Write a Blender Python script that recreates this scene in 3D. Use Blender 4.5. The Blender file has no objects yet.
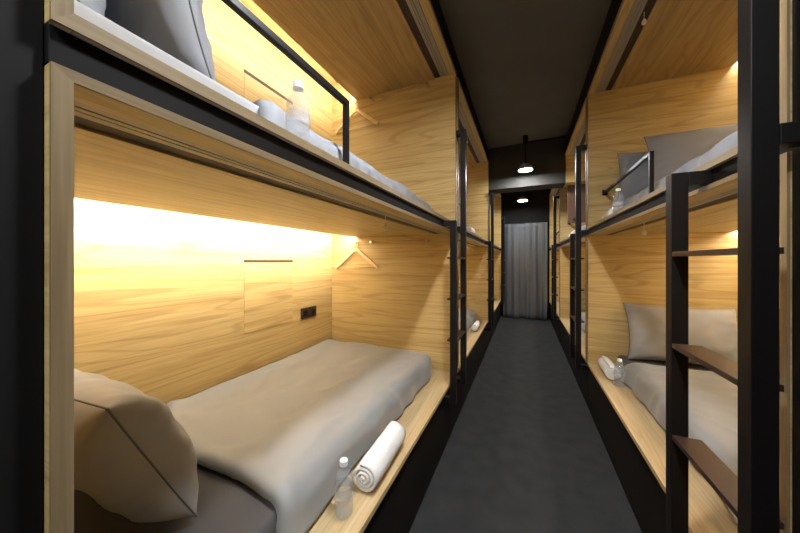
import bpy, bmesh, math, random
from mathutils import Vector, Matrix, noise
random.seed(4)
S = bpy.context.scene
COL = S.collection
PI = math.pi
EYE = 1.30            # eye height; the heights below are above the floor

# ------------------------------------------------------------------ materials
def lin(r, g, b):
    f = lambda c: (c/12.92 if c <= .04045 else ((c+.055)/1.055)**2.4)
    return (f(r/255), f(g/255), f(b/255), 1)

def base_mat(name):
    m = bpy.data.materials.new(name); m.use_nodes = True
    nt = m.node_tree; b = nt.nodes['Principled BSDF']
    return m, nt, b

def wood(name, axis, light, mid, dark, rough=.42, line=.33):
    """oak veneer, grain running along the given axis"""
    m, nt, b = base_mat(name)
    N, L = nt.nodes, nt.links
    tc = N.new('ShaderNodeTexCoord'); oi = N.new('ShaderNodeObjectInfo')
    add = N.new('ShaderNodeVectorMath'); add.operation = 'MULTIPLY_ADD'
    comb = N.new('ShaderNodeCombineXYZ')
    for i in range(3): L.new(oi.outputs['Random'], comb.inputs[i])
    L.new(comb.outputs[0], add.inputs[0]); add.inputs[1].default_value = (7.3, 5.1, 9.7)
    L.new(tc.outputs['Object'], add.inputs[2])
    def mapped(al, ac):
        mp = N.new('ShaderNodeMapping')
        sc = [ac, ac, ac]; sc[axis] = al
        mp.inputs['Scale'].default_value = sc
        L.new(add.outputs[0], mp.inputs['Vector']); return mp
    def nz(mp, detail, dist, rough=.55):
        n = N.new('ShaderNodeTexNoise'); n.inputs['Scale'].default_value = 1
        n.inputs['Detail'].default_value = detail; n.inputs['Distortion'].default_value = dist
        n.inputs['Roughness'].default_value = rough
        L.new(mp.outputs[0], n.inputs['Vector']); return n
    big = nz(mapped(.28, 3.2), 2, .25)
    rings = N.new('ShaderNodeMath'); rings.operation = 'MULTIPLY'; rings.inputs[1].default_value = 120
    L.new(big.outputs['Fac'], rings.inputs[0])
    sn = N.new('ShaderNodeMath'); sn.operation = 'SINE'; L.new(rings.outputs[0], sn.inputs[0])
    rr = N.new('ShaderNodeMapRange'); rr.inputs[1].default_value = .62; rr.inputs[2].default_value = 1.0
    L.new(sn.outputs[0], rr.inputs[0])
    streak = nz(mapped(.7, 26), 5, .15, .6)
    fine = nz(mapped(5, 190), 3, 0)
    ramp = N.new('ShaderNodeValToRGB'); L.new(streak.outputs['Fac'], ramp.inputs[0])
    e = ramp.color_ramp.elements
    e[0].position = .26; e[0].color = dark; e[1].position = .74; e[1].color = light
    k = e.new(.47); k.color = mid
    mx = N.new('ShaderNodeMix'); mx.data_type = 'RGBA'; mx.blend_type = 'MULTIPLY'
    fac = N.new('ShaderNodeMath'); fac.operation = 'MULTIPLY'; fac.inputs[1].default_value = line
    L.new(rr.outputs[0], fac.inputs[0]); L.new(fac.outputs[0], mx.inputs[0])
    L.new(ramp.outputs[0], mx.inputs[6]); mx.inputs[7].default_value = (.50, .38, .24, 1)
    fr = N.new('ShaderNodeMapRange'); fr.inputs[1].default_value = .3; fr.inputs[2].default_value = .7
    fr.inputs[3].default_value = .86; fr.inputs[4].default_value = 1.08
    L.new(fine.outputs['Fac'], fr.inputs[0])
    m2 = N.new('ShaderNodeVectorMath'); m2.operation = 'SCALE'
    L.new(mx.outputs[2], m2.inputs[0]); L.new(fr.outputs[0], m2.inputs['Scale'])
    L.new(m2.outputs[0], b.inputs['Base Color'])
    b.inputs['Roughness'].default_value = rough
    b.inputs['Specular IOR Level'].default_value = .35
    bp = N.new('ShaderNodeBump'); bp.inputs['Strength'].default_value = .08; bp.inputs['Distance'].default_value = .002
    L.new(fine.outputs['Fac'], bp.inputs['Height']); L.new(bp.outputs[0], b.inputs['Normal'])
    return m

def plain(name, col, rough=.5, metal=0, spec=.5, bump=0, bscale=200, var=0, vscale=6, sheen=0):
    m, nt, b = base_mat(name); N, L = nt.nodes, nt.links
    b.inputs['Base Color'].default_value = col; b.inputs['Roughness'].default_value = rough
    b.inputs['Metallic'].default_value = metal; b.inputs['Specular IOR Level'].default_value = spec
    if sheen:
        b.inputs['Sheen Weight'].default_value = sheen; b.inputs['Sheen Roughness'].default_value = .4
    tc = N.new('ShaderNodeTexCoord')
    if var:
        n = N.new('ShaderNodeTexNoise'); n.inputs['Scale'].default_value = vscale; n.inputs['Detail'].default_value = 6
        L.new(tc.outputs['Object'], n.inputs['Vector'])
        r = N.new('ShaderNodeMapRange'); r.inputs[1].default_value = .25; r.inputs[2].default_value = .75
        r.inputs[3].default_value = 1-var; r.inputs[4].default_value = 1+var
        L.new(n.outputs['Fac'], r.inputs[0])
        v = N.new('ShaderNodeVectorMath'); v.operation = 'SCALE'; v.inputs[0].default_value = col[:3]
        L.new(r.outputs[0], v.inputs['Scale']); L.new(v.outputs[0], b.inputs['Base Color'])
    if bump:
        n = N.new('ShaderNodeTexNoise'); n.inputs['Scale'].default_value = bscale; n.inputs['Detail'].default_value = 3
        L.new(tc.outputs['Object'], n.inputs['Vector'])
        bp = N.new('ShaderNodeBump'); bp.inputs['Strength'].default_value = bump; bp.inputs['Distance'].default_value = .004
        L.new(n.outputs['Fac'], bp.inputs['Height']); L.new(bp.outputs[0], b.inputs['Normal'])
    return m

def glow(name, col, strength):
    m, nt, b = base_mat(name)
    b.inputs['Base Color'].default_value = (.8, .8, .8, 1)
    b.inputs['Emission Color'].default_value = col; b.inputs['Emission Strength'].default_value = strength
    return m

def carpet():
    m, nt, b = base_mat('charcoal carpet'); N, L = nt.nodes, nt.links
    tc = N.new('ShaderNodeTexCoord')
    a = N.new('ShaderNodeTexNoise'); a.inputs['Scale'].default_value = 260; a.inputs['Detail'].default_value = 2
    c = N.new('ShaderNodeTexNoise'); c.inputs['Scale'].default_value = 9; c.inputs['Detail'].default_value = 7
    for n in (a, c): L.new(tc.outputs['Object'], n.inputs['Vector'])
    mul = N.new('ShaderNodeMath'); mul.operation = 'MULTIPLY'
    r1 = N.new('ShaderNodeMapRange'); r1.inputs[1].default_value = .3; r1.inputs[2].default_value = .7; r1.inputs[3].default_value = .45; r1.inputs[4].default_value = 1.5
    r2 = N.new('ShaderNodeMapRange'); r2.inputs[1].default_value = .3; r2.inputs[2].default_value = .7; r2.inputs[3].default_value = .86; r2.inputs[4].default_value = 1.13
    L.new(a.outputs['Fac'], r1.inputs[0]); L.new(c.outputs['Fac'], r2.inputs[0])
    L.new(r1.outputs[0], mul.inputs[0]); L.new(r2.outputs[0], mul.inputs[1])
    v = N.new('ShaderNodeVectorMath'); v.operation = 'SCALE'; v.inputs[0].default_value = CARPET
    L.new(mul.outputs[0], v.inputs['Scale']); L.new(v.outputs[0], b.inputs['Base Color'])
    b.inputs['Roughness'].default_value = 1; b.inputs['Specular IOR Level'].default_value = .1
    bp = N.new('ShaderNodeBump'); bp.inputs['Strength'].default_value = .6; bp.inputs['Distance'].default_value = .006
    L.new(a.outputs['Fac'], bp.inputs['Height']); L.new(bp.outputs[0], b.inputs['Normal'])
    return m

CARPET = (.038, .039, .041)
WL, WM, WD = (.60, .440, .205, 1), (.51, .364, .148, 1), (.405, .270, .098, 1)
WOOD = [wood('oak veneer across', 0, WL, WM, WD), wood('oak veneer along', 1, WL, WM, WD), wood('oak veneer upright', 2, WL, WM, WD)]
ROOF = wood('shade-darkened oak veneer', 1, (.51, .345, .150, 1), (.43, .283, .110, 1), (.335, .205, .072, 1))  # same oak, with the dimness of the upper pod ceilings painted into its colour
EC = ((.27, .20, .115, 1), (.235, .170, .093, 1), (.18, .126, .066, 1))
EDGE = wood('oak edging', 1, *EC, line=.10)
EDGE_UP = wood('oak edging upright', 2, *EC, line=.10)
LEDGE = wood('pale oak board', 1, (.62, .475, .275, 1), (.54, .40, .215, 1), (.43, .30, .15, 1), line=.18)
PALEWOOD = wood('beech', 0, (.74, .55, .30, 1), (.70, .50, .26, 1), (.6, .42, .2, 1), line=.05)
BLACK = plain('black board', (.0065, .006, .006, 1), .7, spec=.15, var=.12)
BEAM = plain('black paint beam', (.042, .040, .036, 1), .8, spec=.2)
CEIL = plain('black paint ceiling', (.125, .114, .096, 1), .8, spec=.2, var=.12, vscale=2)
FASCIA = plain('dark bronze fascia', (.0055, .0042, .0038, 1), .6, spec=.12)
STEEL = plain('bronze black steel', (.0065, .0052, .005, 1), .42, metal=0, spec=.24, bump=.04, bscale=400)
TREAD = plain('dark brown tread', (.036, .018, .011, 1), .34, spec=.6, bump=.05, bscale=300)
TRACK = plain('brushed aluminium track', (.36, .32, .26, 1), .5, metal=.2)
BROWN = plain('dark brown panel', (.11, .055, .034, 1), .5)
SLOT = plain('dark slot', (.035, .018, .010, 1), .6)
CHROME = plain('satin chrome', (.75, .72, .68, 1), .22, metal=1)
BRASS = plain('warm steel', (.50, .36, .2, 1), .3, metal=.9)
IVORY = plain('ivory plastic', (.82, .78, .68, 1), .35)
SHEET_DARK = plain('charcoal sheet', lin(74, 73, 75), .75, spec=.2, bump=.10, bscale=60, sheen=.1)
SHEET_WHITE = plain('pale grey sheet', (.37, .375, .39, 1), .8, spec=.2, bump=.10, bscale=60)
DUVET = plain('taupe sateen', (.262, .270, .274, 1), .50, spec=.3, bump=.05, bscale=40, sheen=.15)
DUVET_BLUE = plain('slate duvet', (.26, .272, .305, 1), .6, spec=.25, bump=.05, bscale=40)
PILLOW = plain('taupe pillowcase', (.275, .272, .275, 1), .55, spec=.3, bump=.05, bscale=50, sheen=.12)
PILLOW_DARK = plain('charcoal pillowcase', (.225, .23, .255, 1), .6, spec=.25, bump=.05, bscale=50)
PILLOW_GREY = plain('grey pillowcase', (.24, .238, .25, 1), .6, spec=.25, bump=.05, bscale=50)
SEAM = plain('dark seam piping', (.11, .105, .105, 1), .8)
TOWEL = plain('white terry', (.82, .81, .80, 1), .95, spec=.1, bump=.5, bscale=420)
CURTAIN = plain('grey drape', (.115, .118, .124, 1), .85, spec=.15, bump=.1, bscale=300)
LED = glow('cove led strip', (1.0, .96, .88, 1), 125)
LED_UP = glow('cove led strip dimmed', (1.0, .93, .80, 1), 85)
LAMP = glow('lamp lens', (.95, .98, 1.0, 1), 330)
LAMP2 = glow('brighter lamp lens', (.95, .98, 1.0, 1), 560)
HOUSING = plain('grey lamp housing', (.5, .5, .5, 1), .4, metal=.5)
CAP = plain('white cap', (.85, .85, .86, 1), .4)
PAPER = plain('bottle band', (.5, .55, .62, 1), .5)
PAPER.node_tree.nodes['Principled BSDF'].inputs['Alpha'].default_value = .28
def clear():
    m, nt, b = base_mat('clear plastic')
    b.inputs['Base Color'].default_value = (.45, .48, .52, 1); b.inputs['Roughness'].default_value = .08
    b.inputs['Alpha'].default_value = .27; b.inputs['Specular IOR Level'].default_value = .8
    return m
CLEAR = clear()

# ------------------------------------------------------------------ mesh kit
class MB:
    def __init__(s): s.bm = bmesh.new()
    def box(s, x0, x1, y0, y1, z0, z1, bev=0):
        x0, x1 = sorted((x0, x1)); y0, y1 = sorted((y0, y1)); z0, z1 = sorted((z0, z1))
        r = bmesh.ops.create_cube(s.bm, size=1)
        vs = r['verts']
        for v in vs:
            v.co = Vector((x0+(v.co.x+.5)*(x1-x0), y0+(v.co.y+.5)*(y1-y0), z0+(v.co.z+.5)*(z1-z0)))
        if bev:
            es = {e for v in vs for e in v.link_edges}
            bmesh.ops.bevel(s.bm, geom=list(es), offset=bev, segments=2, affect='EDGES', profile=.6)
        return s
    def sweep(s, pts, prof, closed=False, caps=True, up=Vector((0, 0, 1))):
        """sweep a closed 2D profile along a polyline"""
        pts = [Vector(p) for p in pts]; n = len(pts); rings = []
        for i, p in enumerate(pts):
            a = pts[i-1] if (i > 0 or closed) else pts[i]
            b = pts[(i+1) % n] if (i < n-1 or closed) else pts[i]
            d1 = (p-a).normalized() if (p-a).length > 1e-9 else None
            d2 = (b-p).normalized() if (b-p).length > 1e-9 else None
            t = ((d1 or d2)+(d2 or d1)).normalized()
            u = up if abs(t.dot(up)) < .95 else Vector((1, 0, 0))
            sx = t.cross(u).normalized(); sy = sx.cross(t).normalized()
            k = 1.0
            if d1 and d2: k = 1/max(.5, math.sqrt(max(.01, (1+d1.dot(d2))/2)))
            rings.append([s.bm.verts.new(p+sx*q[0]*1.0+sy*q[1]*(k if abs(d1.z-d2.z) > .01 else 1) if (d1 and d2) else p+sx*q[0]+sy*q[1]) for q in prof])
        m = len(prof)
        for i in range(n if closed else n-1):
            A, B = rings[i], rings[(i+1) % n]
            for j in range(m):
                s.bm.faces.new((A[j], A[(j+1) % m], B[(j+1) % m], B[j]))
        if caps and not closed:
            s.bm.faces.new(rings[0][::-1]); s.bm.faces.new(rings[-1])
        return s
    def tube(s, pts, r, seg=10, **k):
        return s.sweep(pts, [(r*math.cos(2*PI*i/seg), r*math.sin(2*PI*i/seg)) for i in range(seg)], **k)
    def lathe(s, prof, seg=28, c=(0, 0, 0)):
        """prof: list of (radius, z) bottom to top"""
        rings = []
        for r, z in prof:
            if r < 1e-6: rings.append([s.bm.verts.new((c[0], c[1], c[2]+z))])
            else: rings.append([s.bm.verts.new((c[0]+r*math.cos(2*PI*i/seg), c[1]+r*math.sin(2*PI*i/seg), c[2]+z)) for i in range(seg)])
        for A, B in zip(rings, rings[1:]):
            for j in range(seg):
                k = (j+1) % seg
                if len(A) == 1 and len(B) == 1: continue
                if len(A) == 1: s.bm.faces.new((A[0], B[k], B[j]))
                elif len(B) == 1: s.bm.faces.new((A[j], A[k], B[0]))
                else: s.bm.faces.new((A[j], A[k], B[k], B[j]))
        return s
    def grid(s, fn, nu, nv, closev=False):
        V = [[s.bm.verts.new(fn(i/(nu-1), j/(nv-1) if not closev else j/nv)) for j in range(nv)] for i in range(nu)]
        for i in range(nu-1):
            for j in range(nv if closev else nv-1):
                k = (j+1) % nv
                s.bm.faces.new((V[i][j], V[i+1][j], V[i+1][k], V[i][k]))
        return V
    def build(s, name, mat, parent=None, smooth=False, local=False, weld=0):
        if weld: bmesh.ops.remove_doubles(s.bm, verts=s.bm.verts, dist=weld)
        bmesh.ops.recalc_face_normals(s.bm, faces=s.bm.faces)
        off = Vector((0, 0, 0))
        if parent is not None and not local:
            p = parent
            while p is not None: off += p.location; p = p.parent
            for v in s.bm.verts: v.co -= off
        me = bpy.data.meshes.new(name); s.bm.to_mesh(me); s.bm.free()
        me.materials.append(mat)
        if smooth:
            me.polygons.foreach_set('use_smooth', [True]*len(me.polygons))
        o = bpy.data.objects.new(name, me); COL.objects.link(o)
        if parent is not None: o.parent = parent
        return o

def empty(name, loc, label=None, cat=None, group=None):
    o = bpy.data.objects.new(name, None); COL.objects.link(o); o.location = loc
    o.empty_display_size = .05
    if label: tag(o, label, cat, group)
    return o
def tag(o, label, cat, group=None):
    o['label'] = label; o['category'] = cat
    if group: o['group'] = group
    return o
def struct(o): o['kind'] = 'structure'; return o
def copy_tree(o, parent=None):
    c = o.copy(); COL.objects.link(c)
    if parent is not None: c.parent = parent
    for ch in list(o.children): copy_tree(ch, c)
    return c
def box(name, mat, parent, *a, bev=0):
    return MB().box(*a, bev=bev).build(name, mat, parent)

# ------------------------------------------------------------------ dimensions
FACE = {'L': .495, 'R': .503}   # bunk faces, half the aisle width
LEDGE_Z, LOW_CEIL, DECK0, DECK1 = .42, 1.515, 1.574, 1.594
BACK = 1.67                  # inner face of the pods' back panels
COVE = 1.405                 # where the ceiling panel stops short of the back panel
ROOM_TOP = 2.98
T = .018
# side, number, y of the two ends, height of the upper pod's ceiling
BAYS = {('L', 1): (.155, 2.215, 2.765), ('L', 2): (2.31, 4.385, 2.765), ('L', 3): (4.76, 6.88, 2.765),
        ('R', 1): (.880, 2.905, 2.735), ('R', 2): (2.995, 5.02, 2.735), ('R', 3): (5.11, 7.02, 2.735)}
SG = {'L': -1, 'R': 1}

# ------------------------------------------------------------------ room shell
struct(box('floor', carpet(), None, -1.80, 1.80, -1.6, 7.4, -.05, 0))
struct(box('ceiling', CEIL, None, -1.80, 1.80, -1.6, 7.4, ROOM_TOP, ROOM_TOP+.05))
struct(box('wall_left', BLACK, None, -1.80, -1.72, -1.6, 7.4, 0, ROOM_TOP))
struct(box('wall_right', BLACK, None, 1.72, 1.80, -1.6, 7.4, 0, ROOM_TOP))
struct(box('wall_back', BLACK, None, -1.72, 1.72, 7.3, 7.4, 0, ROOM_TOP))
struct(box('wall_front', BLACK, None, -1.72, 1.72, -1.6, -1.5, 0, ROOM_TOP))
# black cladding beside the first pods, header over the curtain, beam across the aisle
struct(box('trim_1', BLACK, None, -1.715, -.507, -1.49, .1355, 0, ROOM_TOP-.002))
struct(box('trim_2', BLACK, None, .5045, 1.715, -1.49, .8605, 0, ROOM_TOP-.002))
struct(box('trim_3', BLACK, None, -.485, .485, 7.00, 7.29, 2.17, ROOM_TOP-.002))
struct(MB().box(-.60, .512, 4.43, 4.73, 2.36, ROOM_TOP-.002, bev=.004).build('trim_4', BEAM))
# black fascias above the upper pods
n = 5
for sd in 'LR':
    for k in (1, 2, 3):
        y0, y1, zc = BAYS[(sd, k)]; s = SG[sd]
        ye = y1+T+.001
        struct(box('trim_%d' % n, BLACK, None, s*(FACE[sd]+.012), s*(FACE[sd]+.035), y0-T, ye, zc+T+.002, ROOM_TOP-.002)); n += 1
# black uprights between neighbouring pods
for sd in 'LR':
    for k in (1, 2):
        a = BAYS[(sd, k)][1]+T+.002; b = BAYS[(sd, k+1)][0]-T-.002; s = SG[sd]
        top = ROOM_TOP-.002 if not (sd == 'L' and k == 2) else 2.355
        struct(box('trim_%d' % n, BLACK, None, s*(FACE[sd]+.013), s*1.70, a, b, 0, top)); n += 1

# ------------------------------------------------------------------ pods
def prism(s, poly):
    m = MB(); F = FACE['L' if s < 0 else 'R']
    A = [m.bm.verts.new((s*(F-.005), y, z)) for y, z in poly]; B = [m.bm.verts.new((s*(F-.0004), y, z)) for y, z in poly]
    m.bm.faces.new(A); m.bm.faces.new(B[::-1])
    for i in range(4): m.bm.faces.new((A[i], B[i], B[(i+1) % 4], A[(i+1) % 4]))
    return m
def pod(sd, k, level, label):
    s = SG[sd]; y0, y1, zc = BAYS[(sd, k)]; F = FACE[sd]
    foot = y1 if sd == 'L' else y0; fd = -1 if sd == 'L' else 1       # direction from the foot end into the pod
    if level == 'low':
        zb0, zb1, ztop = .397, LEDGE_Z, LOW_CEIL
        zend1 = DECK0-.048; zback = DECK0-.002
    else:
        zb0, zb1, ztop = DECK0, DECK1, zc
        zend1 = zc+T; zback = ROOM_TOP-.004
    P = empty('sleeping_pod', (s*1.08, (y0+y1)/2, 0 if level == 'low' else DECK0-.048), label, 'bunk bed',
              'timber sleeping pods along the aisle')
    fx = lambda a: s*a
    def bx(name, mat, par, xa, xb, *r, bev=0): return box(name, mat, par, s*xa, s*xb, *r, bev=bev)
    # end panels: their front edges are the frame of the opening
    za = zb0
    for ya, yb in ((y0-T, y0), (y1, y1+T)):
        ep = MB().box(s*F, s*(BACK+.015), ya, yb, za, zend1, bev=.0012)
        ep.box(s*(F+.05), s*(BACK+.015), ya, yb, zend1-.002, zback)
        ep = ep.build('end_panel', WOOD[0], P)
        yo, yi = (ya, yb) if yb == y0 else (yb, ya)
        prism(s, [(yo, zb0), (yi, zb1 if level == 'up' else zb0), (yi, ztop-.003), (yo, zend1)]).build('edge_band', EDGE_UP, ep)
    bd = bx('bed_board', LEDGE, P, F-(.003 if level == 'low' else 0), BACK-.001, y0+.0005, y1-.0005, zb0, zb1, bev=.0015)
    if level == 'up': prism(s, [(y0-T, zb0), (y0, zb1), (y1, zb1), (y1+T, zb0)]).build('edge_band', EDGE, bd)
    bp = bx('back_panel', WOOD[1], P, BACK, BACK+.015, y0+.0005, y1-.0005, zb0, zback)
    # drop-down flap with its finger slot, set in the back panel
    ys = foot+fd*.505; ye = foot+fd*.925
    zf = EYE-.012 if level == 'low' else 2.525
    fl = bx('table_flap', WOOD[1], bp, BACK-.0035, BACK-.0005, ys, ye, zf-.46, zf)
    MB().box(s*(BACK-.006), s*(BACK-.0004), ys, ye, zf+.002, zf+.020).build('finger_slot', SLOT, bp)
    # soffit: front board, blind track, shadow slot, ceiling panel, light cove
    st0, st1 = ztop-.003, (DECK0-.048 if level == 'low' else zc+T)
    sb = bx('soffit_board', WOOD[1], P, F, F+.050, y0+.0005, y1-.0005, st0, st1, bev=.0012)
    prism(s, [(y0-T, st1), (y0, st0), (y1, st0), (y1+T, st1)]).build('edge_band', EDGE, sb)
    tr = MB()
    for a, b_ in ((.003, .028), (.033, .045), (.049, .067)):
        tr.box(s*(F+.052+a), s*(F+.052+b_), y0+.006, y1-.006, st0+.005, st0+.012)
    tr.box(s*(F+.052), s*(F+.119), y0+.006, y1-.006, st0+.012, st0+.016)
    tr.build('blind_track', TRACK, P)
    bx('shadow_slot', SLOT, P, F+.121, F+.165, y0+.001, y1-.001, ztop+.005, ztop+.009)
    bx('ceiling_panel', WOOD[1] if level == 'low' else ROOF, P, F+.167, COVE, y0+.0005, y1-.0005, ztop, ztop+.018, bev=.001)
    bx('light_strip', LED if level == 'low' else LED_UP, P, COVE+.0015, COVE+.010, y0+.01, y1-.01, ztop+(.003 if level == 'low' else .0125), ztop+.036)
    # clothes rail and hook on the foot panel
    zr = ztop-.052
    hr = MB().tube([(s*.712, foot+fd*.045, zr), (s*1.222, foot+fd*.045, zr)], .0055).build('hanging_rail', BRASS, P, smooth=True)
    for xx in (.712, 1.222):
        kb = MB(); kb.tube([(s*xx, foot+fd*.0005, zr), (s*xx, foot+fd*.058, zr)], .011, seg=14)
        kb.build('rail_standoff', CHROME, hr)
    kb = MB(); kb.tube([(s*1.385, foot+fd*.0005, zr), (s*1.385, foot+fd*.045, zr)], .006, seg=12)
    kb.tube([(s*1.385, foot+fd*.040, zr), (s*1.385, foot+fd*.056, zr)], .0125, seg=16)
    kb.build('coat_hook', CHROME, P)
    # pair of dark socket plates near the foot
    for q in (.235, .330):
        pl = MB().box(s*(BACK-.012), s*(BACK-.0005), foot+fd*q, foot+fd*(q+.085), zf-.462, zf-.375, bev=.002).build('socket_plate', SLOT, P)
        MB().box(s*(BACK-.016), s*(BACK-.0125), foot+fd*(q+.022), foot+fd*(q+.063), zf-.440, zf-.397, bev=.001).build('socket_button', STEEL, pl)
    # blind cord with an ivory pull
    yc = foot+fd*.965 if sd == 'L' else y1-.83
    xc = F+.130
    cz = st0-.002
    pc = MB().tube([(s*xc, yc, ztop+.012), (s*xc, yc, cz-.030)], .0015, seg=6).build('pull_cord', IVORY, P)
    MB().lathe([(0, -.032), (.010, -.030), (.0125, -.020), (.009, -.008), (.004, .002), (0, .003)], 14, (s*xc, yc, cz-.030)).build('pull_knob', IVORY, pc, smooth=True)
    if level == 'low':
        bx('kick_plate', BLACK, P, F+.012, F+.030, y0-T, y1+T, .0, zb0-.001)
    else:
        bx('deck_beam', FASCIA, P, F+.004, F+.045, y0-T, y1+T, DECK0-.047, DECK0-.0015, bev=.0015)
        bx('top_board', WOOD[1], P, COVE-.05, BACK-.001, y0+.001, y1-.001, ROOM_TOP-.014, ROOM_TOP-.005)
        # black guard rail at the head end
        hd = y0 if sd == 'L' else y1; hdv = 1 if sd == 'L' else -1
        L_ = .765 if sd == 'L' else .975
        h = .0095; xr = .622; zt = EYE+(.601 if sd == 'L' else .578)
        g = MB()
        g.box(s*(xr-h), s*(xr+h), hd+hdv*.006, hd+hdv*L_, zt-h, zt+h, bev=.001)
        g.box(s*(xr-h), s*(xr+h), hd+hdv*(L_-2*h), hd+hdv*L_, DECK1+.001, zt-h+.001, bev=.001)
        gr = g.build('guard_rail', STEEL, P)
        MB().box(s*(xr-.019), s*(xr+.019), hd+hdv*.0005, hd+hdv*.006, zt-.022, zt+.022).build('wall_bracket', STEEL, gr)
        if (sd, k) == ('R', 2):
            bx('privacy_panel', BROWN, P, .555, BACK-.002, 4.60, 4.615, 1.83, 2.359, bev=.001)
            bx('beam_cladding', WOOD[0], P, F+.006, BACK-.002, 4.43, 4.73, 2.36, ztop-.003, bev=.001)
    return P

where = {('L', 1): 'on the left nearest the viewer', ('L', 2): 'second along the left of the aisle', ('L', 3): 'last on the left beside the grey curtain',
         ('R', 1): 'on the right nearest the viewer, behind the big dark ladder', ('R', 2): 'second along the right of the aisle', ('R', 3): 'last on the right beside the grey curtain'}
for key in BAYS:
    for lv in ('low', 'up'):
        pod(*key, lv, ('lower' if lv == 'low' else 'upper')+' oak-lined sleeping pod '+where[key])

# ------------------------------------------------------------------ ladders
def ladder(sd, k, label):
    s = SG[sd]; y0, y1, zc = BAYS[(sd, k)]; F = FACE[sd]
    if sd == 'R': ta = y0-(.080 if k == 1 else .085); tb = ta+.04; sa, sb = ta+.335, ta+.375; gap = (tb, sa)
    else: tb = y1+.020; ta = tb-.04; sa, sb = tb-.375, tb-.335; gap = (sb, ta)
    xa, xb = .413, .453
    P = empty('ladder', (s*.433, (ta+sa)/2+.02, .36), label, 'ladder', 'dark steel bunk ladders')
    bv = .0015
    MB().box(s*xa, s*xb, ta, tb, .352, 2.31, bev=bv).build('tall_post', STEEL, P)
    MB().box(s*xa, s*xb, sa, sb, .352, DECK0-.005, bev=bv).build('short_post', STEEL, P)
    for ya, yb, zz in ((ta, tb, (.352, DECK0-.047, 2.270)), (sa, sb, (.352, DECK0-.045))):
        for z in zz:
            xe = F+.0115 if z < 1 else (F+.0035 if z < 2 else (F-.0065))
            if sd == 'R' and k == 1 and ya == ta: xe = .5035
            MB().box(s*(xb+.0005), s*xe, ya, yb, z, z+.04, bev=bv).build('bracket', STEEL, P)
    for z in (-.532, -.252, .028):
        MB().box(s*(xa+.001), s*.482, gap[0]+.0005, gap[1]-.0005, EYE+z-.014, EYE+z, bev=.001).build('tread', TREAD, P)
    return P
lw = {('L', 1): 'dark steel ladder at the foot of the first left bunks', ('L', 2): 'dark steel ladder halfway down the left row',
      ('L', 3): 'dark steel ladder at the far left by the curtain', ('R', 1): 'large dark steel ladder in the right foreground with brown treads',
      ('R', 2): 'dark steel ladder between first and second right bunks', ('R', 3): 'dark steel ladder far down the right row near the curtain'}
for key in BAYS: ladder(*key, lw[key])

# ------------------------------------------------------------------ bedding
def fbm(x, y, z=0, o=3):
    return noise.fractal(Vector((x, y, z)), 1.0, 2.0, o)

def mattress(sd, k, lv, mat, label):
    s = SG[sd]; y0, y1, _ = BAYS[(sd, k)]
    z0 = (LEDGE_Z if lv == 'low' else DECK1)+.001; zt = z0+(.108 if lv == 'low' else .150)
    m = MB().box(s*((.685 if lv == 'low' else .690)+(.014 if sd == 'R' else 0)), s*1.660, y0+.008, y1-.012, z0, zt)
    es = [e for e in m.bm.edges]
    bmesh.ops.bevel(m.bm, geom=es, offset=.03 if lv == 'low' else .016, segments=5, affect='EDGES', profile=.5)
    o = m.build('mattress', mat, None, smooth=True)
    return tag(o, label, 'mattress', 'mattresses in the pods')

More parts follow.
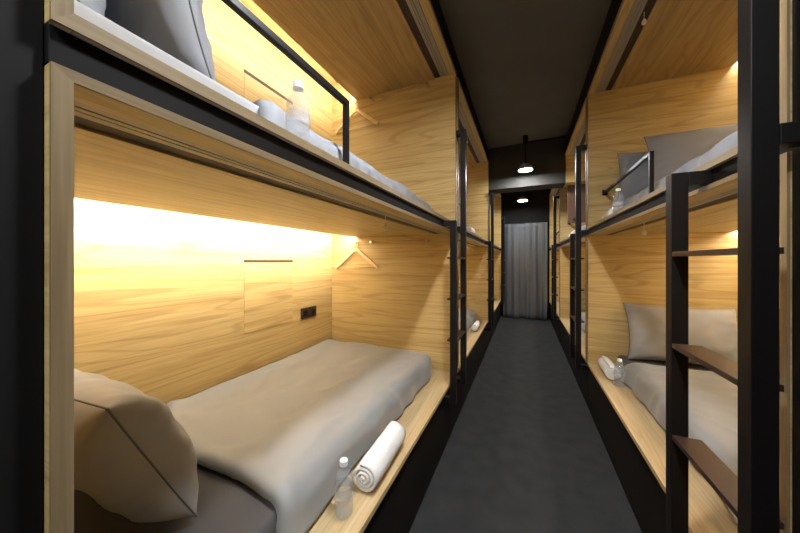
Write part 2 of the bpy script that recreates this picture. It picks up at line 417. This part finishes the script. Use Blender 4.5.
def duvet(sd, k, lv, mat, label, head, seed, skew=.10, full=True):
    """quilt from `head` metres below the head end down to the foot, draped over the aisle side"""
    s = SG[sd]; y0, y1, _ = BAYS[(sd, k)]
    z0 = (LEDGE_Z if lv == 'low' else DECK1); mt = z0+(.109 if lv == 'low' else .151)
    hd, ft, dv = (y0, y1, 1) if sd == 'L' else (y1, y0, -1)
    Lg = abs(ft-hd)
    th = .024
    top = mt+(.010+th if lv == 'low' else .020)
    xback, xfr, r = 1.655, (.672 if lv == 'low' else .676)+(.014 if sd == 'R' else 0), .055
    nu, nv = 92, 84
    flat = xback-(xfr+r)
    arc = r*PI/2; drop = (top-r)-(z0+.012)
    tot = flat+arc+drop
    def fn(u, v):
        d = v*tot
        nx, nz = 0, 1
        if d < flat: x, z = xback-d, top
        elif d < flat+arc:
            a = (d-flat)/r; x, z = xfr+r-r*math.sin(a), top-r+r*math.cos(a); nx, nz = -math.sin(a), math.cos(a)
        else: x, z = xfr, top-r-(d-flat-arc); nx, nz = -1, 0
        front = v
        start = head+skew*max(0, 1-front/.42)**1.5+.008*math.sin(7*front+seed)-.055*max(0, front-.70)/.30
        end = Lg-.020
        y = start+u*(end-start)
        # long soft folds plus small creases
        w = fbm(y*1.6+seed, d*2.1, seed)*.016 + math.sin(y*5+2.2*fbm(y*.9, d*1.1, seed+5)*3+d*4)*.0045
        cr = 1-abs(fbm(y*2.6+seed*2+d*1.7, d*3.2-y*1.2, seed+9, 2)); w += .006*max(0, cr-.72)/.28
        if nz < .5: w += (.007*math.sin(y*21+3*fbm(y*2, d, seed)) if lv == 'low' else .006*math.sin(y*62+3*fbm(y*2, d, seed)))*(1-nz) + .010*(1+fbm(y*1.3, seed, 2))*0.5
        # rounded head hem and foot tuck
        e0 = u*(end-start); e1 = (1-u)*(end-start)
        w += .013*math.exp(-(max(0, e0-.03)/.045)**2)*1.0
        rnd = 0
        if e0 < .04: rnd = (.04-math.sqrt(max(0, .04**2-(.04-e0)**2)))*1.5
        if e1 < .07: rnd = .07-math.sqrt(max(0, .07**2-(.07-e1)**2))
        w = max(w, -.008)-rnd*(.75 if e1 < .07 else .5)
        px, pz = x+nx*w, z+nz*w
        pz = max(pz, z0+.010)
        # hem runs a little uneven along the ledge
        if d > flat+arc: px -= .010*((d-flat-arc)/max(drop, .01))*(1+fbm(y*2.2, seed, 1))
        px = min(px, 1.657)
        return Vector((s*px, hd+dv*y, pz))
    m = MB(); m.grid(fn, nu, nv)
    o = m.build('duvet', mat, None, smooth=True)
    so = o.modifiers.new('thick', 'SOLIDIFY'); so.thickness = th*.75; so.offset = 0
    return tag(o, label, 'duvet', 'duvets in the pods')

def pillow(w, h, t, mat, label, loc, rot, seed, seam=True):
    P = empty('pillow', loc, label, 'pillow', 'pillows in the pods'); P.rotation_euler = rot
    m = MB(); n1, n2 = 56, 44
    def out(u, v):
        cx = 1-.075*(1-v*v)+.0; cy = 1-.085*(1-u*u)
        return w/2*u*cx, h/2*v*cy
    V = {}
    for sg in (1, -1):
        for i in range(n1+1):
            for j in range(n2+1):
                u = math.sin((i/n1-.5)*PI); v = math.sin((j/n2-.5)*PI)
                x, y = out(u, v)
                edge = (i in (0, n1)) or (j in (0, n2))
                prof = max(0, (1-abs(u)**5.0)*(1-abs(v)**2.6))**.55
                z = t/2*prof
                nn = fbm(x*4+seed, y*4, seed+sg)*.018+ .014*(1-abs(fbm(x*5.5+seed*3, y*7-x*3, sg*3+seed, 2)))*1.2
                rad = max(abs(u), abs(v))
                pk = .0035*math.sin(23*(u if abs(v) > abs(u) else v)+seed)*max(0, rad-.62)/.38   # gathers running in from the seam
                z = sg*(z+(nn+pk)*min(1, prof*1.6))
                if edge:
                    if sg == -1: V[(sg, i, j)] = V[(1, i, j)]; continue
                    z = 0
                z += .020*math.sin(u*2.0+seed)*v*.6
                V[(sg, i, j)] = m.bm.verts.new((x, y, z))
        for i in range(n1):
            for j in range(n2):
                q = [V[(sg, i, j)], V[(sg, i+1, j)], V[(sg, i+1, j+1)], V[(sg, i, j+1)]]
                m.bm.faces.new(q if sg > 0 else q[::-1])
    ring = []
    for i in range(0, n1, 2): ring.append((i, 0))
    for j in range(0, n2, 2): ring.append((n1, j))
    for i in range(n1, 0, -2): ring.append((i, n2))
    for j in range(n2, 0, -2): ring.append((0, j))
    pts = [V[(1, i, j)].co.copy() for i, j in ring]
    m.build('pillowcase', mat, P, smooth=True, local=True)
    if seam:
        sm = MB(); sm.tube(pts, .0026, seg=6, closed=True); sm.build('seam', SEAM, P, smooth=True, local=True)
    return P

# left lower bed in the foreground
mattress('L', 1, 'low', SHEET_DARK, 'mattress in charcoal sheet in the lower left foreground pod')
duvet('L', 1, 'low', DUVET, 'taupe satin duvet on the lower left bed in the foreground', .525, 1.3, skew=.15)
pillow(.62, .44, .21, PILLOW, 'taupe pillow propped up in the lower left foreground pod', (-1.19, .45, .758), (math.radians(118), 0, math.radians(-4)), 2.1)
# left upper
mattress('L', 1, 'up', SHEET_WHITE, 'mattress with pale white side in the upper left foreground pod')
duvet('L', 1, 'up', DUVET_BLUE, 'slate grey duvet on the upper left bunk behind the water bottle', .47, 4.2, skew=.03)
pillow(.64, .46, .12, PILLOW_DARK, 'charcoal pillow against the head panel of the upper left pod', (-1.14, .255, 1.985), (math.radians(93), 0, 0), 5.2)
pillow(.60, .44, .15, PILLOW_DARK, 'charcoal pillow leaning in front of another in the upper left pod', (-1.10, .462, 1.985), (math.radians(108), 0, math.radians(3)), 8.4)
# right lower
mattress('R', 1, 'low', SHEET_DARK, 'mattress in charcoal sheet in the lower right pod behind the big ladder')
duvet('R', 1, 'low', DUVET, 'taupe duvet on the lower right bed behind the big ladder', .37, 3.1, skew=.06)
pillow(.66, .43, .17, PILLOW, 'taupe pillow upright against the panel of the lower right pod', (1.06, 2.775, .752), (math.radians(74), 0, 0), 3.3)
# right upper
mattress('R', 1, 'up', SHEET_WHITE, 'mattress with pale side in the upper right pod behind the big ladder')
duvet('R', 1, 'up', DUVET_BLUE, 'slate grey duvet on the upper right bunk behind the big ladder', .34, 6.1, skew=.02)
pillow(.66, .46, .17, PILLOW_GREY, 'grey pillow upright in the upper right pod behind the guard rail', (1.15, 2.63, 2.005), (math.radians(77), 0, 0), 7.7)
pillow(.52, .40, .10, PILLOW_DARK, 'darker pillow tucked at the aisle end of the upper right pod', (.945, 2.812, 1.965), (math.radians(90), 0, 0), 9.1)
# beds further down the aisle
for sd in 'LR':
    for k in (2, 3):
        y0, y1, _ = BAYS[(sd, k)]
        nm = ('second left' if k == 2 else 'last left') if sd == 'L' else ('second right' if k == 2 else 'last right')
        for lv in ('low', 'up'):
            pos = ('lower ' if lv == 'low' else 'upper ')+nm+' pod along the aisle'
            mattress(sd, k, lv, SHEET_DARK if lv == 'low' else SHEET_WHITE, 'mattress in the '+pos)
            duvet(sd, k, lv, DUVET if lv == 'low' else DUVET_BLUE, 'grey duvet in the '+pos, .42, 2.0*k+(.7 if sd == 'L' else 0)+(3 if lv == 'up' else 0))
            zz = .745 if lv == 'low' else 1.97
            if sd == 'L': pillow(.62, .43, .17, PILLOW, 'grey pillow in the '+pos, (-1.12, y0+.17, zz), (math.radians(106), 0, 0), k+1.5)
            else: pillow(.62, .43, .17, PILLOW, 'grey pillow in the '+pos, (1.12, y1-.17, zz), (math.radians(74), 0, 0), k+4.5)

# ------------------------------------------------------------------ rolled towels
def towel(label, loc, rz, length=.26, R=.049, sd=1):
    o_ = MB(); turns = 3.3; n = 110; t = .0105
    def rad(a): return .008+(R-.008)*a/(turns*2*PI)
    nl = 13
    rows = []
    for q in range(nl):
        yy = -length/2+length*q/(nl-1)
        row_o, row_i = [], []
        for i in range(n):
            a = turns*2*PI*i/(n-1)
            r = rad(a)
            edge = abs(2*q/(nl-1)-1)
            shift = .008*(a/(turns*2*PI)-.5)*(-1 if q == 0 else (1 if q == nl-1 else 0))
            rr = r*(1-.05*max(0, edge-.8)/.2)+.0016*fbm(math.cos(a)*2+sd, yy*16, math.sin(a)*2+sd)
            row_o.append(o_.bm.verts.new((rr*math.cos(a), yy-shift, rr*math.sin(a)*.94)))
            ri = max(.001, rr-t)
            row_i.append(o_.bm.verts.new((ri*math.cos(a), yy-shift, ri*math.sin(a)*.94)))
        rows.append((row_o, row_i))
    for (A, Ai), (B, Bi) in zip(rows, rows[1:]):
        for i in range(n-1):
            o_.bm.faces.new((A[i], A[i+1], B[i+1], B[i])); o_.bm.faces.new((Ai[i], Bi[i], Bi[i+1], Ai[i+1]))
        o_.bm.faces.new((A[-1], Ai[-1], Bi[-1], B[-1])); o_.bm.faces.new((A[0], B[0], Bi[0], Ai[0]))
    for (A, Ai) in (rows[0], rows[-1]):
        for i in range(n-1): o_.bm.faces.new((A[i], Ai[i], Ai[i+1], A[i+1]))
    o = o_.build('rolled_towel', TOWEL, None, smooth=True)
    o.location = Vector(loc)+Vector((0, 0, R*.94+.002)); o.rotation_euler = (0, 0, rz)
    return tag(o, label, 'towel', 'rolled white towels')
towel('rolled white towel on the lower left foreground ledge beside the bottle', (-.562, 1.085, LEDGE_Z), math.radians(2), .32, .061)
towel('rolled white towel on the lower right ledge near the taupe pillow', (.592, 2.675, LEDGE_Z), math.radians(-2), .29, .054, 3)
towel('rolled white towel on the upper right bunk edge by the guard rail', (.583, 2.56, DECK1), math.radians(-5), .30, .045, 5)
towel('rolled white towel on the upper edge of the second left pod', (-.565, 3.25, DECK1), 0, .28, .046, 6)
towel('rolled white towel on the upper edge of the second right pod', (.575, 4.22, DECK1), 0, .30, .046, 7)
towel('rolled white towel on the lower ledge of the second right pod', (.575, 4.25, LEDGE_Z), 0, .28, .046, 8)
towel('rolled white towel on the lower ledge of the second left pod', (-.575, 3.75, LEDGE_Z), 0, .28, .046, 9)

# ------------------------------------------------------------------ water bottles
def bottle():
    P = empty('water_bottle', (0, 0, 0))
    body = [(0, .004), (.018, .001), (.026, .002), (.0305, .010), (.031, .030), (.0285, .036), (.031, .043), (.031, .058), (.0287, .063),
            (.031, .069), (.0312, .108), (.029, .114), (.0312, .121), (.030, .132), (.025, .146), (.016, .157), (.0125, .162), (.0125, .168), (.0165, .169), (.0165, .1715), (.012, .172), (.012, .180), (0, .180)]
    MB().lathe(body).build('body', CLEAR, P, smooth=True)
    MB().lathe([(.0320, .073), (.0322, .076), (.0322, .102), (.0320, .105), (.0315, .105), (.0315, .073), (.0320, .073)]).build('label_band', PAPER, P, smooth=True)
    c = MB(); c.lathe([(0, .1725), (.0142, .1725), (.0145, .174), (.0143, .188), (.013, .190), (0, .190)], 24)
    c.build('cap', CAP, P, smooth=False)
    return P
b0 = bottle()
for i, (loc, label) in enumerate([((-.575, .828, LEDGE_Z+.001), 'clear water bottle on the lower left ledge in front of the rolled towel'),
                                  ((-.565, .600, DECK1+.001), 'clear water bottle on the edge of the upper left bunk'),
                                  ((.612, 2.455, LEDGE_Z+.001), 'clear water bottle on the lower right ledge in front of the towel'),
                                  ((.575, 2.335, DECK1+.001), 'clear water bottle on the edge of the upper right bunk')]):
    o = b0 if i == 0 else copy_tree(b0)
    o.location = loc; o.rotation_euler = (0, 0, i*1.1); tag(o, label, 'bottle', 'small water bottles')

# ------------------------------------------------------------------ coat hangers
def hanger():
    P = empty('coat_hanger', (0, 0, 0))
    m = MB()
    for sg in (1, -1):
        pts = [(0, 0, -.072), (sg*.03, 0, -.083), (sg*.09, 0, -.132), (sg*.16, 0, -.188), (sg*.205, 0, -.222), (sg*.218, 0, -.238)]
        prof = [(-.008, -.013), (.008, -.013), (.008, .010), (.004, .014), (-.004, .014), (-.008, .010)]
        m.sweep(pts, prof, up=Vector((0, 0, 1)))
    m.build('shoulder', PALEWOOD, P, local=True)
    MB().tube([(-.20, 0, -.232), (.20, 0, -.232)], .0055, seg=10).build('trouser_bar', PALEWOOD, P, smooth=True, local=True)
    h = [(0, 0, -.066), (0, 0, -.030)]
    for i in range(13):
        a = -PI/2+PI*1.35*i/12
        h.append((.0165*math.cos(a), 0, -.0165+.003+.0165*math.sin(a)+.0))
    MB().tube(h, .0022, seg=8).build('hook', CHROME, P, smooth=True, local=True)
    return P
h0 = hanger()
for i, (zt, y, label) in enumerate([(LOW_CEIL-.052, 2.215, 'wooden coat hanger in the lower left foreground pod'),
                                    (2.765-.052, 2.215, 'wooden coat hanger in the upper left foreground pod')]):
    o = h0 if i == 0 else copy_tree(h0)
    o.location = (-1.385, y-.030, zt-.0065+.0165); tag(o, label, 'coat hanger', 'wooden coat hangers')
    o.rotation_euler = (0, 0, math.radians(0))

# ------------------------------------------------------------------ ceiling lamps
def lamp(loc, label, lens=None):
    P = empty('ceiling_lamp', loc, label, 'lamp', 'round aisle ceiling lamps')
    zt = ROOM_TOP-loc[2]
    lz = MB().lathe([(0, .004), (.083, .003), (.0835, .010), (.078, .014), (0, .014)], 32).build('lens', lens or LAMP, P, local=True, smooth=True)
    MB().lathe([(.084, .002), (.092, .002), (.094, .020), (.085, .045), (.050, .075), (.024, .085), (0, .085), (0, .075), (.045, .066), (.076, .040), (.084, .018), (.084, .002)], 32).build('housing', HOUSING, P, local=True, smooth=True)
    MB().tube([(0, 0, .084), (0, 0, zt-.09)], .008).build('stem', BLACK, P, local=True)
    MB().tube([(0, 0, zt-.09), (.47, 0, zt-.09)], .010).build('conduit', BLACK, P, local=True)
    m = MB(); m.lathe([(0, zt-.115), (.03, zt-.115), (.034, zt-.1), (.034, zt-.002), (0, zt-.002)], 20); m.build('junction_box', BLACK, P, local=True)
    return P
lamp((.01, 4.18, 2.515), 'round ceiling lamp hanging in front of the beam')
lamp((-.035, 6.25, 2.51), 'smaller looking ceiling lamp above the grey curtain')
lamp((.0, .75, 2.62), 'round ceiling lamp over the near end of the aisle', LAMP2)
lamp((.0, -.75, 2.62), 'added fill lamp out of view behind the near end of the bunks', LAMP2)  # unseen extra lamp, added to lift the light on the near bunks

# ------------------------------------------------------------------ curtain
P = empty('curtain', (0, 6.965, 0), 'long grey curtain closing the far end of the aisle', 'curtain')
m = MB()
def cf(u, v):
    x = -.455+.91*u
    z = .012+2.135*v
    f = .026*math.sin(u*33+1.6*math.sin(u*8))+.016*math.sin(u*17+v*1.3)+.006*math.sin(u*64+v*2)
    f *= .55+.45*(1-v*.6)
    fl = .012*math.sin(u*17)*(1-v)**6
    return Vector((x+fl, 6.965+f, z+.012*(1-v)**20*math.sin(u*19)))
m.grid(cf, 190, 24)
o = m.build('drape', CURTAIN, P, smooth=True)
so = o.modifiers.new('thick', 'SOLIDIFY'); so.thickness = .003
MB().tube([(-.478, 6.965, 2.157), (.478, 6.965, 2.157)], .010).build('curtain_rail', BLACK, P, smooth=True)

# ------------------------------------------------------------------ camera and render look
cam = bpy.data.cameras.new('camera'); co = bpy.data.objects.new('camera', cam); COL.objects.link(co)
cam.sensor_width = 36; cam.lens = 285/800*36; cam.clip_start = .01
cam.shift_y = -5.5/800
co.location = (0, 0, EYE)
co.rotation_euler = (PI/2, 0, math.atan(124.6/285))
S.camera = co
w = bpy.data.worlds.new('world'); S.world = w; w.use_nodes = True
w.node_tree.nodes['Background'].inputs[0].default_value = (.02, .02, .02, 1)
S.view_settings.view_transform = 'Standard'
S.view_settings.look = 'None'
S.view_settings.gamma = 1
S.view_settings.use_curve_mapping = False
S.view_settings.exposure = 0.12
